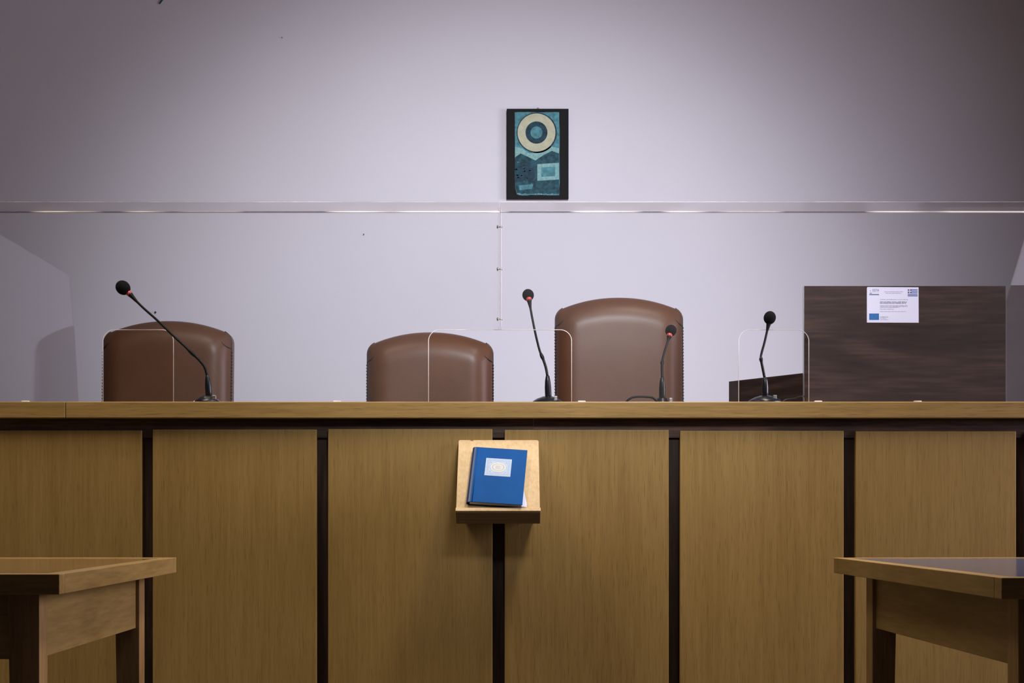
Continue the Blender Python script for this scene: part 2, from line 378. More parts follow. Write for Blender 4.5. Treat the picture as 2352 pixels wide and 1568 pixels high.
# left wing: from the sheet's end back and inward; top edge slopes down, far corner chamfered
wl = math.hypot(0.153, 0.6)
wingL = [(0.006, zs), (wl+0.045, zs), (wl+0.012, PZ(760, 5.0)), (wl-0.02, PZ(632, 5.0)), (0.006, ztop-0.003)]
wr = math.hypot(0.02, 0.3)
wingR = [(0.006, zs), (wr, zs), (wr, 1.56), (0.006, ztop-0.003)]
sA = screen(outA, 'clear acrylic screen on bench left of the bolted joint, before two chairs', xl, X(1147.2), [cut1, cut2a],
            (wingL, wingm(xl, DS+TH, xl+0.153, DS+0.6), [60, 455, 775]), (-0.87, DS, zs))
sB = screen(outB, 'clear acrylic screen on bench right of the bolted joint, standing before the walnut panel', X(1148.8), xr, [cut2b, cut3],
            (wingR, wingm(xr, DS+TH, xr+0.02, DS+0.3), [1336, 1878, 2106]), (0.8, DS, zs))
# the pair of ribs bolted together under the shelf
zr = PZ(757, DS)
wlink('rib', nbox(X(1147.2)-0.0036, X(1147.2), DF+0.06, DS-0.0005, zr, ztop-0.003), ACRYLW, sA)
wlink('rib', nbox(X(1148.8), X(1148.8)+0.0036, DF+0.06, DS-0.0005, zr, ztop-0.003), ACRYLW, sB)
for px_ in (1147.2-2.2, 1148.8+2.4):
    par = sA if px_ < 1148 else sB
    bm = bmesh.new(); tube(bm, [(PX(px_, DS-0.07), DF+0.06, zr), (PX(px_, DS-0.07), DF+0.06, ztop-0.003)], 0.0005, n=6)
    wlink('rib_edge', bm, EDGE, par)
for py in (521, 618, 733):
    d = DS-0.04; z = PZ(py, d); x = PX(1148, d); bm = bmesh.new()
    M = Matrix.Translation((x, d, z)) @ Matrix.Rotation(R(90), 4, 'Y')
    lathe(bm, [(0, -0.0098), (0.0042, -0.0092), (0.0052, -0.0075), (0.0052, -0.0046), (0.002, -0.0042), (0.002, 0.0042), (0.0042, 0.0042), (0.0042, 0.0066), (0.002, 0.0068), (0, 0.0075)], 16, M)
    wlink('bolt', bm, CHROME, sA, smooth=False)

# ------------------------------------------------------------------ microphones
def microphone(label, d, pts, head, hr, ring_in, socket, base_r, ringvis=True, lean=0.0, base_x=None, hd=0.0, bh=1.15):
    """pts: px,py of the gooseneck from socket top to the ring; depth eases by `lean` towards the judges"""
    bx = socket[0][0] if base_x is None else base_x
    loc = Vector((PX(bx, d), d, zt))
    t = thing('gooseneck_microphone', label, 'microphone', loc)
    n = len(pts)
    P3 = [P(p[0], p[1], d + lean*i/(n-1)) for i, p in enumerate(pts)]
    c = catmull(P3, 8); m = len(c)
    rad = []
    for i in range(m):
        u = i/(m-1); r = 0.0042 if u < 0.36 else 0.0036
        if 0.34 < u < 0.44: r = 0.0062 - abs(u-0.39)*0.03
        if u > 0.90: r = 0.0038 + (u-0.90)*10*0.0045
        rad.append(r)
    bm = bmesh.new(); tube(bm, c, rad, 12); wlink('gooseneck', bm, BLACKM, t, smooth=True)
    H = P(head[0], head[1], d + lean + hd); E = P3[-1]; ax = (H - E).normalized() if (H-E).length > 1e-5 else Vector((0, 0, 1))
    q = ax.to_track_quat('Z', 'Y').to_matrix().to_4x4()
    bm = bmesh.new(); lathe(bm, [(0.0078, 0), (0.0088, 0.003), (0.0088, 0.008), (0.0075, 0.010)], 20, Matrix.Translation(E) @ q)
    wlink('light_ring', bm, RED, t, smooth=True)
    s = hr*d/F; bm = bmesh.new(); prof = []
    for i in range(17):
        a = math.pi*i/16 - math.pi/2; prof.append((max(s*math.cos(a), 0), s*1.1*math.sin(a)))
    prof[0] = (0, prof[0][1]); prof[-1] = (0, prof[-1][1])
    lathe(bm, prof, 28, Matrix.Translation(H) @ q); wlink('foam_windscreen', bm, FOAM, t, smooth=True)
    (sx1, sy1), (sx0, sy0) = socket
    A = P(sx0, sy0, d); A.z = zt+0.014; B = P(sx1, sy1, d); ax = (B-A); Ls = ax.length; q = ax.to_track_quat('Z', 'Y').to_matrix().to_4x4()
    bm = bmesh.new(); lathe(bm, [(0.0098, 0), (0.0102, Ls*0.3), (0.0102, Ls*0.55), (0.0088, Ls*0.78), (0.0060, Ls*0.97), (0.0045, Ls)], 20, Matrix.Translation(A) @ q)
    wlink('socket', bm, BLACK, t, smooth=True)
    bm = bmesh.new(); lathe(bm, [(0.0112, 0), (0.0112, 0.003)], 20, Matrix.Translation(A+ax*0.02) @ q); wlink('socket_collar', bm, CHROME, t)
    bm = bmesh.new()
    lathe(bm, [(0, 0), (base_r, 0), (base_r, 0.004*bh), (base_r*0.92, 0.009*bh), (base_r*0.6, 0.0165*bh), (0.016, 0.021*bh), (0, 0.0225*bh)], 36, Matrix.Translation(loc))
    wlink('base', bm, BLACK, t, smooth=True)
    bm = bmesh.new()
    box(bm, loc.x+0.020, loc.x+0.030, d-base_r*0.5-0.006, d-base_r*0.5+0.006, zt+0.010*bh, zt+0.0205*bh); wlink('switch', bm, STEEL, t, bevel=0.001)
    return t
def cable(parent, pts, r=0.0028):
    bm = bmesh.new(); tube(bm, catmull(pts, 8), r, 8); return wlink('cable', bm, BLACKM, parent, smooth=True)
DM = 4.335
m1 = microphone('black gooseneck microphone bent far left in front of the leftmost chair', DM,
    [(476, 864), (470, 843), (457, 826), (434, 804), (394, 767), (363, 737), (325, 703), (299, 676)], (282.5, 660.5), 16, 0, ((476.5, 862), (480, 908)), 0.040)
DM2 = 4.485
m2 = microphone('black gooseneck microphone left of the tallest chair, leaning slightly left', DM2,
    [(1257, 862), (1254, 845), (1248, 826), (1239, 803), (1229, 762), (1221, 722), (1215.5, 690)], (1213, 677.5), 13.5, 0, ((1257.5, 862), (1260, 910)), 0.058, lean=0.03, hd=0.016, bh=1.6)
cable(m2, [P(1285, 916, DM2+0.02), (PX(1300, 4.5), 4.50, zt+0.004), (PX(1312, 4.5), 4.56, zt+0.003), (PX(1330, 4.5), 4.75, zt+0.003)])
m3 = microphone('shorter black gooseneck microphone directly in front of the tallest chair', DM2,
    [(1521, 866), (1520.5, 846), (1521, 832), (1524, 816), (1531, 793), (1537, 773)], (1541, 759), 13, 0, ((1521, 866), (1521, 912)), 0.030, lean=0.05, hd=0.016, bh=1.35)
cable(m3, [(PX(1512, 4.48), 4.47, zt+0.010), (PX(1500, 4.45), 4.45, zt+0.026), (PX(1480, 4.45), 4.45, zt+0.0305), (PX(1455, 4.45), 4.45, zt+0.029), (PX(1441, 4.45), 4.45, zt+0.018), (PX(1436, 4.45), 4.46, zt+0.003)], 0.0036)
m4 = microphone('black gooseneck microphone with kinked neck beside the walnut panel', DM,
    [(1756, 866), (1752, 846), (1748, 824), (1749, 812), (1757, 782), (1766, 741)], (1768, 729.5), 14, 0, ((1757, 866), (1757.5, 910)), 0.052, lean=0.012)
m4b = next(c for c in m4.children if c.name.startswith('light_ring')); bpy.data.objects.remove(m4b)
cable(m4, [(PX(1800, DM), DM+0.02, zt+0.008), (PX(1815, 4.3), 4.37, zt+0.016), (PX(1830, 4.36), 4.385, zt+0.021), (PX(1846, 4.4), 4.40, zt+0.028), (PX(1850, 4.5), 4.50, zt+0.02), (PX(1852, 4.5), 4.60, zt+0.003)], 0.0022)

# ------------------------------------------------------------------ judges' chairs
def chair(label, cx_px, top_px, wpx, d, rot=0, shp=0.0):
    de = d+0.025     # the back leans, its top sits a little deeper
    w_ = 0.985*wpx*de/F/2; top = PZ(top_px, de); x = PX(cx_px, de)
    t = thing('judges_chair', label, 'chair', (x, d, DAIS), rot, 'brown leather chairs behind the bench')
    zt_ = top - DAIS; z0 = 0.52; arch = 0.046; r = 0.048
    out = []
    zsh = zt_ - arch - r*0.55
    out += [(-w_*0.93, z0), (w_*0.93, z0)]
    n = 10
    for i in range(1, n+1): out.append((w_*(0.93+0.07*min(1, i/3)), z0+(zsh-0.012-z0)*i/n))
    for a in range(8, 68, 8):
        out.append((w_ - r + r*math.cos(R(a)), zsh - 0.012 + r*math.sin(R(a))))
    x_s = w_ - r + r*math.cos(R(68)); z_s = zsh-0.012+r*math.sin(R(68))
    k = 22; arcpts = []
    for i in range(k+1):
        u = 1 - 2*i/k; arcpts.append((x_s*u, z_s + (zt_-z_s)*(1-abs(u)**2.1)))
    right = list(out[2:])
    left = [(-a, b) for a, b in right[::-1]]
    poly = out + arcpts + left
    cz = (z0+zt_)/2; bm = bmesh.new()
    def lean(z): return 0.03*((z-z0)/0.7)
    def topz(x_): return min(zt_, z_s + (zt_-z_s)*(1-min(1, abs(x_)/x_s)**2.1))
    def hr(e): e = max(0.0, min(1.0, e)); return (1-(1-e)**2.2)**0.6
    prof = [(0.90, 0.062), (0.97, 0.055), (1.0, 0.040), (1.0, 0.0)]
    ss = [0.998, 0.994, 0.988, 0.98, 0.97, 0.958, 0.944, 0.93, 0.91, 0.89, 0.87, 0.85, 0.83, 0.80, 0.77, 0.74, 0.70, 0.65, 0.6, 0.5, 0.4, 0.3, 0.2, 0.1]
    rings = []
    for s, y in prof: rings.append([bm.verts.new((a*s, y + lean(b), cz+(b-cz)*s)) for a, b in poly])
    for s in ss:
        rg = []
        for a, b in poly:
            x_, z_ = a*s, cz+(b-cz)*s
            y = -0.066*hr((w_-abs(x_))/0.085)*hr((topz(x_)-z_)/0.10)*hr((z_-z0)/0.08)
            y = min(y, -0.0*s) if s < 0.99 else y*hr((1-s)/0.01)
            rg.append(bm.verts.new((x_, y + lean(z_), z_)))
        rings.append(rg)
    m = len(poly)
    for A, B in zip(rings, rings[1:]):
        for i in range(m): bm.faces.new((A[i], A[(i+1) % m], B[(i+1) % m], B[i]))
    bm.faces.new(rings[0]); bm.faces.new(rings[-1])
    link('backrest', bm, LEATHER, t, smooth=True, loc=(0, 0, 0))
    # piping with stitched beads down both sides
    for sgn in (-1, 1):
        bm = bmesh.new()
        side = [(sgn*a, lean(b)-0.004, b) for a, b in right]
        tube(bm, side, 0.0026, 8)
        zz = z0+0.05; zend = right[9][1]
        while zz < zend - 0.03:
            M = Matrix.Translation((sgn*(w_+0.0012), lean(zz)-0.006, zz)) @ Matrix.Diagonal((0.0034, 0.005, 0.0044, 1))
            bmesh.ops.create_icosphere(bm, subdivisions=1, radius=1, matrix=M); zz += 0.0115
        link('stitched_edge', bm, LEATHERD, t, smooth=True, loc=(0, 0, 0))
        # pleat running in from the shoulder
        bm = bmesh.new(); zp = zsh - 0.020 - shp
        pl = []
        for i in range(7):
            u = i/6; xx = w_ - 0.001 - 0.030*u; zq = zp - 0.012 + 0.020*u - 0.004*math.sin(u*math.pi)
            # follow the cushion's rounded edge
            yy = -0.0665*hr((w_-xx)/0.085)*hr((topz(xx)-zq)/0.10) - 0.0005
            pl.append((sgn*xx, lean(zq)+yy, zq))
        tube(bm, pl, [0.0022, 0.0024, 0.0024, 0.0022, 0.0018, 0.0013, 0.0006], 8)
        link('pleat', bm, LEATHERD, t, smooth=True, loc=(0, 0, 0))
    bm = bmesh.new()                                           # seat cushion
    prof = [(0.0, 0.90), (0.02, 0.98), (0.05, 1.0), (0.08, 0.98), (0.10, 0.90), (0.108, 0.7)]
    rr = []
    sp = []
    for i in range(40):
        a = 2*math.pi*i/40; c_, s_ = math.cos(a), math.sin(a)
        sp.append((w_*math.copysign(abs(c_)**0.35, c_), -0.22+0.25*math.copysign(abs(s_)**0.35, s_)))
    for dz, s in prof: rr.append([bm.verts.new((a*s, -0.22+(b+0.22)*s, 0.40+dz)) for a, b in sp])
    for A, B in zip(rr, rr[1:]):
        for i in range(40): bm.faces.new((A[i], A[(i+1) % 40], B[(i+1) % 40], B[i]))
    bm.faces.new(rr[0]); bm.faces.new(rr[-1])
    link('seat', bm, LEATHER, t, smooth=True, loc=(0, 0, 0))
    bm = bmesh.new(); tube(bm, [(0, 0.02, 0.40), (0, 0.075, 0.46), (0, 0.09, 0.55), (0, 0.11, 0.64)], 0.016, 12)
    link('back_bracket', bm, BLACK, t, smooth=True, loc=(0, 0, 0))
    bm = bmesh.new(); lathe(bm, [(0.026, 0.10), (0.026, 0.28), (0.018, 0.28), (0.018, 0.38), (0.09, 0.385), (0.09, 0.40)], 20, Matrix.Translation((0, -0.2, 0)))
    link('gas_column', bm, BLACK, t, loc=(0, 0, 0))
    for i in range(5):
        a = 2*math.pi*i/5 + 0.3; bm = bmesh.new()
        dx, dy = math.cos(a), math.sin(a)
        tube(bm, [(0.02*dx, -0.2+0.02*dy, 0.12), (0.16*dx, -0.2+0.16*dy, 0.095), (0.29*dx, -0.2+0.29*dy, 0.07)], [0.024, 0.019, 0.014], 10)
        leg = link('base_arm', bm, BLACK, t, smooth=True, loc=(0, 0, 0))
        bm = bmesh.new()
        M = Matrix.Translation((0.29*dx, -0.2+0.29*dy, 0.028)) @ Matrix.Rotation(a, 4, 'Z') @ Matrix.Rotation(R(90), 4, 'Y')
        lathe(bm, [(0.0, -0.02), (0.028, -0.02), (0.028, 0.02), (0.0, 0.02)], 18, M)
        link('caster', bm, BLACK, leg, loc=(0, 0, 0))
    return t
DC = 5.30
chair('brown leather chair at left, seen behind the long bent microphone', 386, 737, 300, DC, R(-1.0), 0.0)
chair('lowest brown leather chair, in the middle under the acrylic joint', 988.5, 763, 292, DC+0.02, R(0.5), 0.008)
chair('tallest brown leather chair, right of centre with two microphones', 1421.5, 683, 296, DC, R(0), 0.004)

# ------------------------------------------------------------------ walnut partition and notice
DW = 4.72
wx0, wx1 = PX(1847, DW), PX(2310, DW); wzt = PZ(656, DW)
wal = thing('walnut_partition', 'tall dark walnut panel standing behind bench at right with paper notice', 'partition', ((wx0+wx1)/2, 5.03, DAIS))
DW = 5.03
wx0, wx1 = PX(1847, DW), PX(2310, DW); wzt = PZ(656.5, DW)
wal.location = ((wx0+wx1)/2, DW, DAIS)
wlink('main_panel', nbox(wx0, wx1, DW, DW+0.018, DAIS, wzt), WALNUT, wal, bevel=0.0008)
wlink('edge_strip', nbox(wx0-0.0016, wx0-0.0001, DW, DW+0.018, DAIS, wzt), STEEL, wal)
D2 = DW*(1170-856)/(1170-877)
a0 = Vector((PX(1848, DW+0.02), DW+0.02)); a1 = Vector((PX(1674, D2), D2)); dirv = (a1-a0); L_ = dirv.length
zlow = PZ(856, DW+0.02)
ang = math.atan2(dirv.y, dirv.x)
low = thing('low_walnut_side_board', 'low dark walnut board running back from tall panel behind right microphone', 'board', (a0.x, a0.y, DAIS), ang)
link('board', nbox(0.0, L_, -0.018, 0, 0, zlow-DAIS), WALNUT, low, loc=(0, 0, 0), bevel=0.0008)

nw0, nw1, nz1, nz0 = PX(1991, DW), PX(2110, DW), PZ(659, DW), PZ(740.5, DW)
note = thing('paper_notice', 'white printed paper notice with two small blue flags, stuck on walnut panel', 'notice', ((nw0+nw1)/2, DW, nz0))
yy = DW-0.0006
def NX(px): return PX(px, DW)
def NZ(py): return PZ(py, DW)
def flat(bm, x0, x1, z0, z1, y, mi=0):
    f = bm.faces.new([bm.verts.new(p) for p in ((x0, y, z0), (x1, y, z0), (x1, y, z1), (x0, y, z1))]); f.material_index = mi
bm = bmesh.new(); prism(bm, [(nw0, nz0), (nw1, nz0-0.0006), (nw1-0.0004, nz1-0.001), (nw0+0.002, nz1), (nw0, nz1-0.004)], 'y', yy, DW-0.0001)
wlink('sheet', bm, PAPER, note)
y1 = yy-0.0002
# zoomed crop of the notice: 13.07 px per photo px, origin (1960, 640)
def q(u, v): return (NX(1960+u/13.07), NZ(640+v/13.07))
def qflat(bm, u0, v0, u1, v1, y=y1, mi=0):
    a = q(u0, v1); b = q(u1, v0); flat(bm, a[0], b[0], a[1], b[1], y, mi)
def text_mesh(s, size, x, z, y, align='LEFT', bold=0.0, m=INKG, name='printed_text', parent=None, width=None):
    cu = bpy.data.curves.new('t', 'FONT'); cu.body = s; cu.size = size; cu.align_x = align; cu.offset = bold; cu.extrude = 0
    to = bpy.data.objects.new('t', cu); COL.objects.link(to)
    dg = bpy.context.evaluated_depsgraph_get(); me = bpy.data.meshes.new_from_object(to.evaluated_get(dg))
    bpy.data.objects.remove(to)
    bm = bmesh.new(); bm.from_mesh(me); bpy.data.meshes.remove(me)
    if width:
        xs_ = [v.co.x for v in bm.verts]; sx = width/max(1e-6, max(xs_)-min(xs_))
        for v in bm.verts: v.co.x *= sx
    M = Matrix.Translation((x, y, z)) @ Matrix.Rotation(R(90), 4, 'X')
    bmesh.ops.transform(bm, matrix=M, verts=bm.verts)
    me = bm; 
    return wlink(name, me, m, parent)
k1 = DW/F/13.07           # metres per zoomed-crop pixel
bm = bmesh.new()                                              # striped flag
qflat(bm, 1632, 315, 1930, 530, y1, 1)
for v0, v1, u0 in ((318, 342, 1705), (360, 386, 1745), (406, 430, 1705), (452, 478, 1632), (496, 526, 1632)): qflat(bm, u0, v0, 1928, v1, y1-0.0002, 0)
for u0, v0, u1, v1 in ((1634, 318, 1678, 358), (1700, 318, 1750, 358), (1634, 388, 1678, 430), (1700, 388, 1750, 430)): qflat(bm, u0, v0, u1, v1, y1-0.0003, 2)
wlink('striped_flag', bm, [INKB, PAPER, INKN], note)
bm = bmesh.new(); qflat(bm, 475, 1042, 768, 1236, y1, 0)
for i in range(12):
    a = 2*math.pi*i/12; cx_, cy_ = 620+66*math.cos(a), 1138+62*math.sin(a); pts = []
    for j in range(10):
        rr_ = 13 if j % 2 == 0 else 5.5; b = -math.pi/2+math.pi*j/5; pts.append(q(cx_+rr_*math.cos(b), cy_+rr_*math.sin(b)))
    f = bm.faces.new([bm.verts.new((p[0], y1-0.0002, p[1])) for p in pts]); f.material_index = 1
wlink('star_flag', bm, [INKC, INKT], note)
p_ = q(572, 380); text_mesh('ΕΣΠΑ', 92*k1, p_[0], p_[1], y1, m=INKB, parent=note, bold=0.00008, width=195*k1)
bm = bmesh.new()
qflat(bm, 478, 464, 770, 490, y1, 1); qflat(bm, 580, 400, 770, 412, y1, 2); qflat(bm, 580, 428, 770, 438, y1, 2)
qflat(bm, 484, 424, 560, 444, y1, 0)
f = bm.faces.new([bm.verts.new((q(*c)[0], y1, q(*c)[1])) for c in ((484, 352), (510, 385), (536, 345), (512, 362))])
wlink('agency_logo', bm, [INKB, INKN, INKY], note)
def words(u0, u1, v, h, m, seed):                             # a line of print too small to read: word-length strokes
    rnd = random.Random(seed); bm = bmesh.new(); u = u0
    while u < u1-12:
        wv = rnd.uniform(60, 170); e = min(u+wv, u1); c = u
        while c < e:
            hh = h*rnd.choice((0.6, 0.6, 0.75, 1.0)); cw = rnd.uniform(7, 11); qflat(bm, c, v-hh, min(c+cw, e), v, y1)
            c += cw+3
        u = e+14
    wlink('printed_line', bm, m, note)
for i, (u0, u1, v, h, m) in enumerate(((930, 1490, 398, 24, INKG), (965, 1445, 446, 26, INKG), (795, 1635, 636, 24, INKG), (795, 1605, 712, 32, INK), (795, 1580, 748, 28, INK),
        (795, 1625, 815, 26, INKG), (800, 1635, 845, 24, INKG), (798, 1370, 870, 24, INKG), (795, 1215, 925, 26, INKG), (795, 1575, 994, 24, INKG))):
    words(u0, u1, v, h, m, i)
for s, u, v, wd, bo, mm_ in (('Ευρωπαϊκή Ένωση', 800, 1160, 245, 0.00003, INK),): 
    p_ = q(u, v); text_mesh(s, 38*k1, p_[0], p_[1], y1, m=mm_, parent=note, bold=bo, width=wd*k1)
words(800, 985, 1200, 20, INKG, 31); words(800, 1055, 1236, 22, INKG, 32)

# ------------------------------------------------------------------ picture on the wall
DP = YW-0.022
pic = thing('wall_picture', 'upright black board with teal print, hanging on the pale wall above bench', 'picture', (PX(1235, DP), YW, PZ(456, DP)))
x0, x1, z1, z0 = PX(1164, DP), PX(1306, DP), PZ(249.5, DP), PZ(456, DP)
wlink('backing_board', nbox(x0, x1, DP, YW-0.004, z0, z1), FRAMEK, pic, bevel=0.0012)
# crop of the picture: 6.533 px per photo px, origin (1130, 230)
def g(u, v): return (PX(1130+u/6.533, DP), PZ(230+v/6.533, DP))
def ink(name, c, var=0.35, sc=60): return plain(name, c, 0.6, spec=0.2, var=var, vscale=sc)
T_BG = ink('print_teal', (0.075, 0.235, 0.28)); T_DK = ink('print_dark_teal', (0.012, 0.045, 0.07), 0.5); T_PALE = ink('print_cream', (0.50, 0.50, 0.36), 0.12, 40)
T_LT = ink('print_pale_teal', (0.22, 0.42, 0.42), 0.25, 90); T_MID = ink('print_mid_teal', (0.016, 0.068, 0.095), 0.6)
bm = bmesh.new()
def gpoly(pts, lay, mi):
    y = DP-0.0004-0.00015*lay
    f = bm.faces.new([bm.verts.new((g(*p)[0], y, g(*p)[1])) for p in pts]); f.material_index = mi
def gell(cx, cy, rx, ry, lay, mi, n=40): gpoly([(cx+rx*math.cos(2*math.pi*i/n), cy+ry*math.sin(2*math.pi*i/n)) for i in range(n)], lay, mi)
rnd = random.Random(4)
edge = [(340, 182)] + [(340+i*48, 182+rnd.uniform(-5, 3)) for i in range(1, 14)] + [(1008, 180)] + [(1012+rnd.uniform(-4, 5), 180+i*88) for i in range(1, 14)] + [(1010, 1425)] + [(1010-i*70, 1425+rnd.uniform(-8, 6)) for i in range(1, 9)] + [(375, 1415), (345, 1300)] + [(343+rnd.uniform(-3, 4), 1200-i*110) for i in range(0, 9)]
gpoly(edge, 0, 0)
gell(672, 490, 302, 305, 1, 1); gell(668, 486, 284, 286, 2, 2)           # ring
gell(668, 486, 165, 167, 3, 1); gell(668, 486, 90, 91, 4, 0)            # plain target of concentric discs
gpoly([(345, 700), (450, 720), (560, 800), (700, 770), (860, 690), (1008, 720), (1008, 900), (345, 900)], 1, 3)   # pale far band
gpoly([(345, 860), (430, 800), (540, 850), (650, 905), (780, 820), (900, 760), (1006, 800), (1006, 1405), (380, 1405), (345, 1290)], 5, 4)   # dark rolling hills
gpoly([(345, 1020), (500, 960), (640, 1040), (640, 1180), (345, 1240)], 6, 1)
gpoly([(680, 960), (1004, 940), (1004, 1190), (680, 1210)], 7, 3); gpoly([(740, 1010), (950, 996), (950, 1140), (740, 1152)], 8, 0)   # pale oblong field
gpoly([(400, 1280), (620, 1260), (600, 1330), (410, 1350)], 7, 0)
for i in range(26):
    u, v = rnd.uniform(360, 640), rnd.uniform(900, 1390); s = rnd.uniform(3, 9); gell(u, v, s*rnd.uniform(1, 3), s, 6, rnd.choice((0, 1, 1)), 8)
for i in range(14):
    u = rnd.uniform(380, 960); gell(u, rnd.uniform(1398, 1420), rnd.uniform(6, 34), 5, 6, 3, 8)
wlink('print', bm, [T_BG, T_DK, T_PALE, T_LT, T_MID], pic)
bm = bmesh.new(); hx, hz = PX(1235, YW-0.01), PZ(249.5, DP)
tube(bm, [(hx+0.006*math.cos(R(a)), YW-0.010, hz+0.001+0.007*math.sin(R(a))) for a in range(0, 181, 15)], 0.0017, 8)
wlink('hanging_loop', bm, STEEL, pic, smooth=True)

# ------------------------------------------------------------------ nails and marks on the wall
def nail(px, py, s, label, name='wall_nail', cat='nail', m=BLACK):
    bm = bmesh.new(); lathe(bm, [(0.0012, 0), (0.0012, 0.008), (s, 0.008), (s, 0.010), (0, 0.0105)], 12, Matrix.Rotation(R(90), 4, 'X'))
    o = link(name, bm, m, loc=P(px, py, YW)); tag(o, label, cat); return o
nail(358, 717.5, 0.0042, 'small dark nail in wall above the left chair, under the bent microphone')
nail(836, 538.5, 0.0024, 'tiny dark nail in bare wall left of the acrylic joint')
nail(648.5, 87, 0.0015, 'tiniest nail high on bare wall left of the picture')
bm = bmesh.new(); a = P(366, 9, YW-0.003); b = P(373, -2, YW-0.003)
tube(bm, [a, (a+b)/2+Vector((0.003, 0, 0.003)), b+Vector((0.002, 0, 0))], [0.0022, 0.0035, 0.003], 8)
o = link('wire_stub', bm, ink('green_wire', (0.02, 0.08, 0.075)), smooth=True); tag(o, 'short dark green wire stub on wall at upper left frame edge', 'wire')

# ------------------------------------------------------------------ book rest and book
# the board leans: top against the bench, foot out towards the room
bt = Vector((0, FP-0.0145, PZ(1011, FP))); DB = 4.105
bf = Vector((0, DB, PZ(1177, DB)))
xc = PX(1145.5, FP)
up = (bt-bf); Lb = up.length; up.normalize(); nrm = Vector((0, -up.z, up.y)).normalized()   # out of the board towards the reader
# local frame: x right, y into the board (-nrm), z up the board
BM = Matrix.Translation((xc, bf.y, bf.z)) @ Matrix((( 1, 0, 0, 0), (0, -nrm.y, up.y, 0), (0, -nrm.z, up.z, 0), (0, 0, 0, 1)))
rest = thing('book_rest', 'small sloping pale wood book rest fixed to the bench front', 'book rest', (xc, FP, bt.z-0.1))
hw = 0.1195
def blink(name, bm, m, **k):
    bmesh.ops.transform(bm, matrix=BM, verts=bm.verts); return wlink(name, bm, m, rest, **k)
bm = bmesh.new()
# board with a small chip in its top edge
pts = [(-hw-0.002, 0.012), (hw+0.001, 0.012), (hw, Lb-0.004), (hw-0.004, Lb), (-hw+0.045, Lb), (-hw+0.041, Lb-0.0035), (-hw+0.036, Lb-0.002), (-hw+0.033, Lb), (-hw+0.003, Lb), (-hw, Lb-0.003)]
prism(bm, pts, 'y', 0.0, 0.016); tri(bm)
blink('sloping_board', bm, PLY)
blink('front_lip', nbox(-hw-0.0035, hw+0.003, -0.009, 0.0, 0.0, 0.0118), PLY, bevel=0.001)
blink('lower_rail', nbox(-hw-0.003, hw+0.0022, 0.0005, 0.054, -0.001, 0.0115), PLYSHADE, bevel=0.0006)
wl0 = BM @ Vector((0, 0.016, 0.0125)); 
for sx in (-1, 1):                                            # side cheeks between board and bench
    bm = bmesh.new(); xx = xc+sx*(hw-0.02)
    p3 = [BM @ Vector((0, 0.0165, 0.02)), BM @ Vector((0, 0.0165, Lb-0.035))]
    prism(bm, [(p3[0].y, p3[0].z), (p3[1].y, p3[1].z), (FP-0.001, p3[1].z), (FP-0.001, p3[0].z-0.02), (p3[0].y+0.05, p3[0].z-0.02)], 'x', xx-0.008, xx+0.008)
    wlink('bracket', bm, PLYSHADE, rest)

# book lying on the rest
book = thing('blue_book', 'thick blue hardback book with ornamental pale label on the sloping rest', 'book', (xc, FP-0.09, bf.z+0.02))
bth = math.radians(-4.6)
BW, BH, BT = 0.158, 0.201, 0.019
KM = BM @ Matrix.Translation((PX(1075, 4.13)-xc, -0.0004, 0.0262)) @ Matrix.Rotation(bth, 4, 'Y').inverted() 
def klink(name, bm, m, **k):
    bmesh.ops.transform(bm, matrix=KM, verts=bm.verts); return wlink(name, bm, m, book, **k)
# local: x across (spine at 0), y = -thickness outward, z up
klink('back_cover', nbox(0.004, BW-0.001, -0.0026, 0, 0, BH), BLUESHADE, bevel=0.0006)
klink('front_cover', nbox(0.006, BW, -BT, -BT+0.0026, 0, BH), BLUE, bevel=0.0007)
klink('page_block', nbox(0.005, BW-0.003, -BT+0.0028, -0.0028, 0.003, BH-0.003), PAGES)
bm = bmesh.new(); n = 12; A = []
for i in range(n+1):
    a = math.pi*i/n; A.append((0.007-0.012*math.sin(a), -BT/2-(BT/2)*math.cos(a)))
inner = [(0.007-0.010*math.sin(math.pi*i/n), -BT/2-(BT/2-0.0022)*math.cos(math.pi*i/n)) for i in range(n, -1, -1)]
prism(bm, A+inner, 'z', 0, BH); tri(bm)
klink('spine', bm, BLUESHADE, smooth=False)
bm = bmesh.new(); tube(bm, [(0.0125, -BT-0.0001, 0.001), (0.0125, -BT-0.0001, BH-0.001)], 0.0012, 8); klink('hinge_ridge', bm, BLUE, smooth=True)
bm = bmesh.new()                                              # loose leaf showing below the cover
prism(bm, [(BW-0.004, 0.0005), (BW+0.0125, 0.0), (BW+0.0125, 0.01), (BW-0.001, 0.062)], 'y', -0.0100, -0.0095)
klink('loose_leaf', bm, PAPER)
LAB = ink('label_pale_blue', (0.44, 0.54, 0.68), 0.08, 300); LAB2 = ink('label_pattern_blue', (0.30, 0.40, 0.62), 0.2, 500); LAB3 = ink('label_cream', (0.58, 0.58, 0.54), 0.1, 400)
bm = bmesh.new()
lx0, lx1, lz0, lz1 = 0.039, 0.039+0.076, 0.098, 0.098+0.064
def lf(x0, x1, z0, z1, lay, mi): flat(bm, x0, x1, z0, z1, -BT-0.0003-0.00012*lay, mi)
lf(lx0, lx1, lz0, lz1, 0, 0)
def frame_(i0, i1, lay, mi):
    lf(lx0+i0, lx1-i0, lz0+i0, lz0+i1, lay, mi); lf(lx0+i0, lx1-i0, lz1-i1, lz1-i0, lay, mi)
    lf(lx0+i0, lx0+i1, lz0+i1, lz1-i1, lay, mi); lf(lx1-i1, lx1-i0, lz0+i1, lz1-i1, lay, mi)
frame_(0.0022, 0.003, 1, 1); frame_(0.0105, 0.0115, 1, 1)
rnd = random.Random(9)
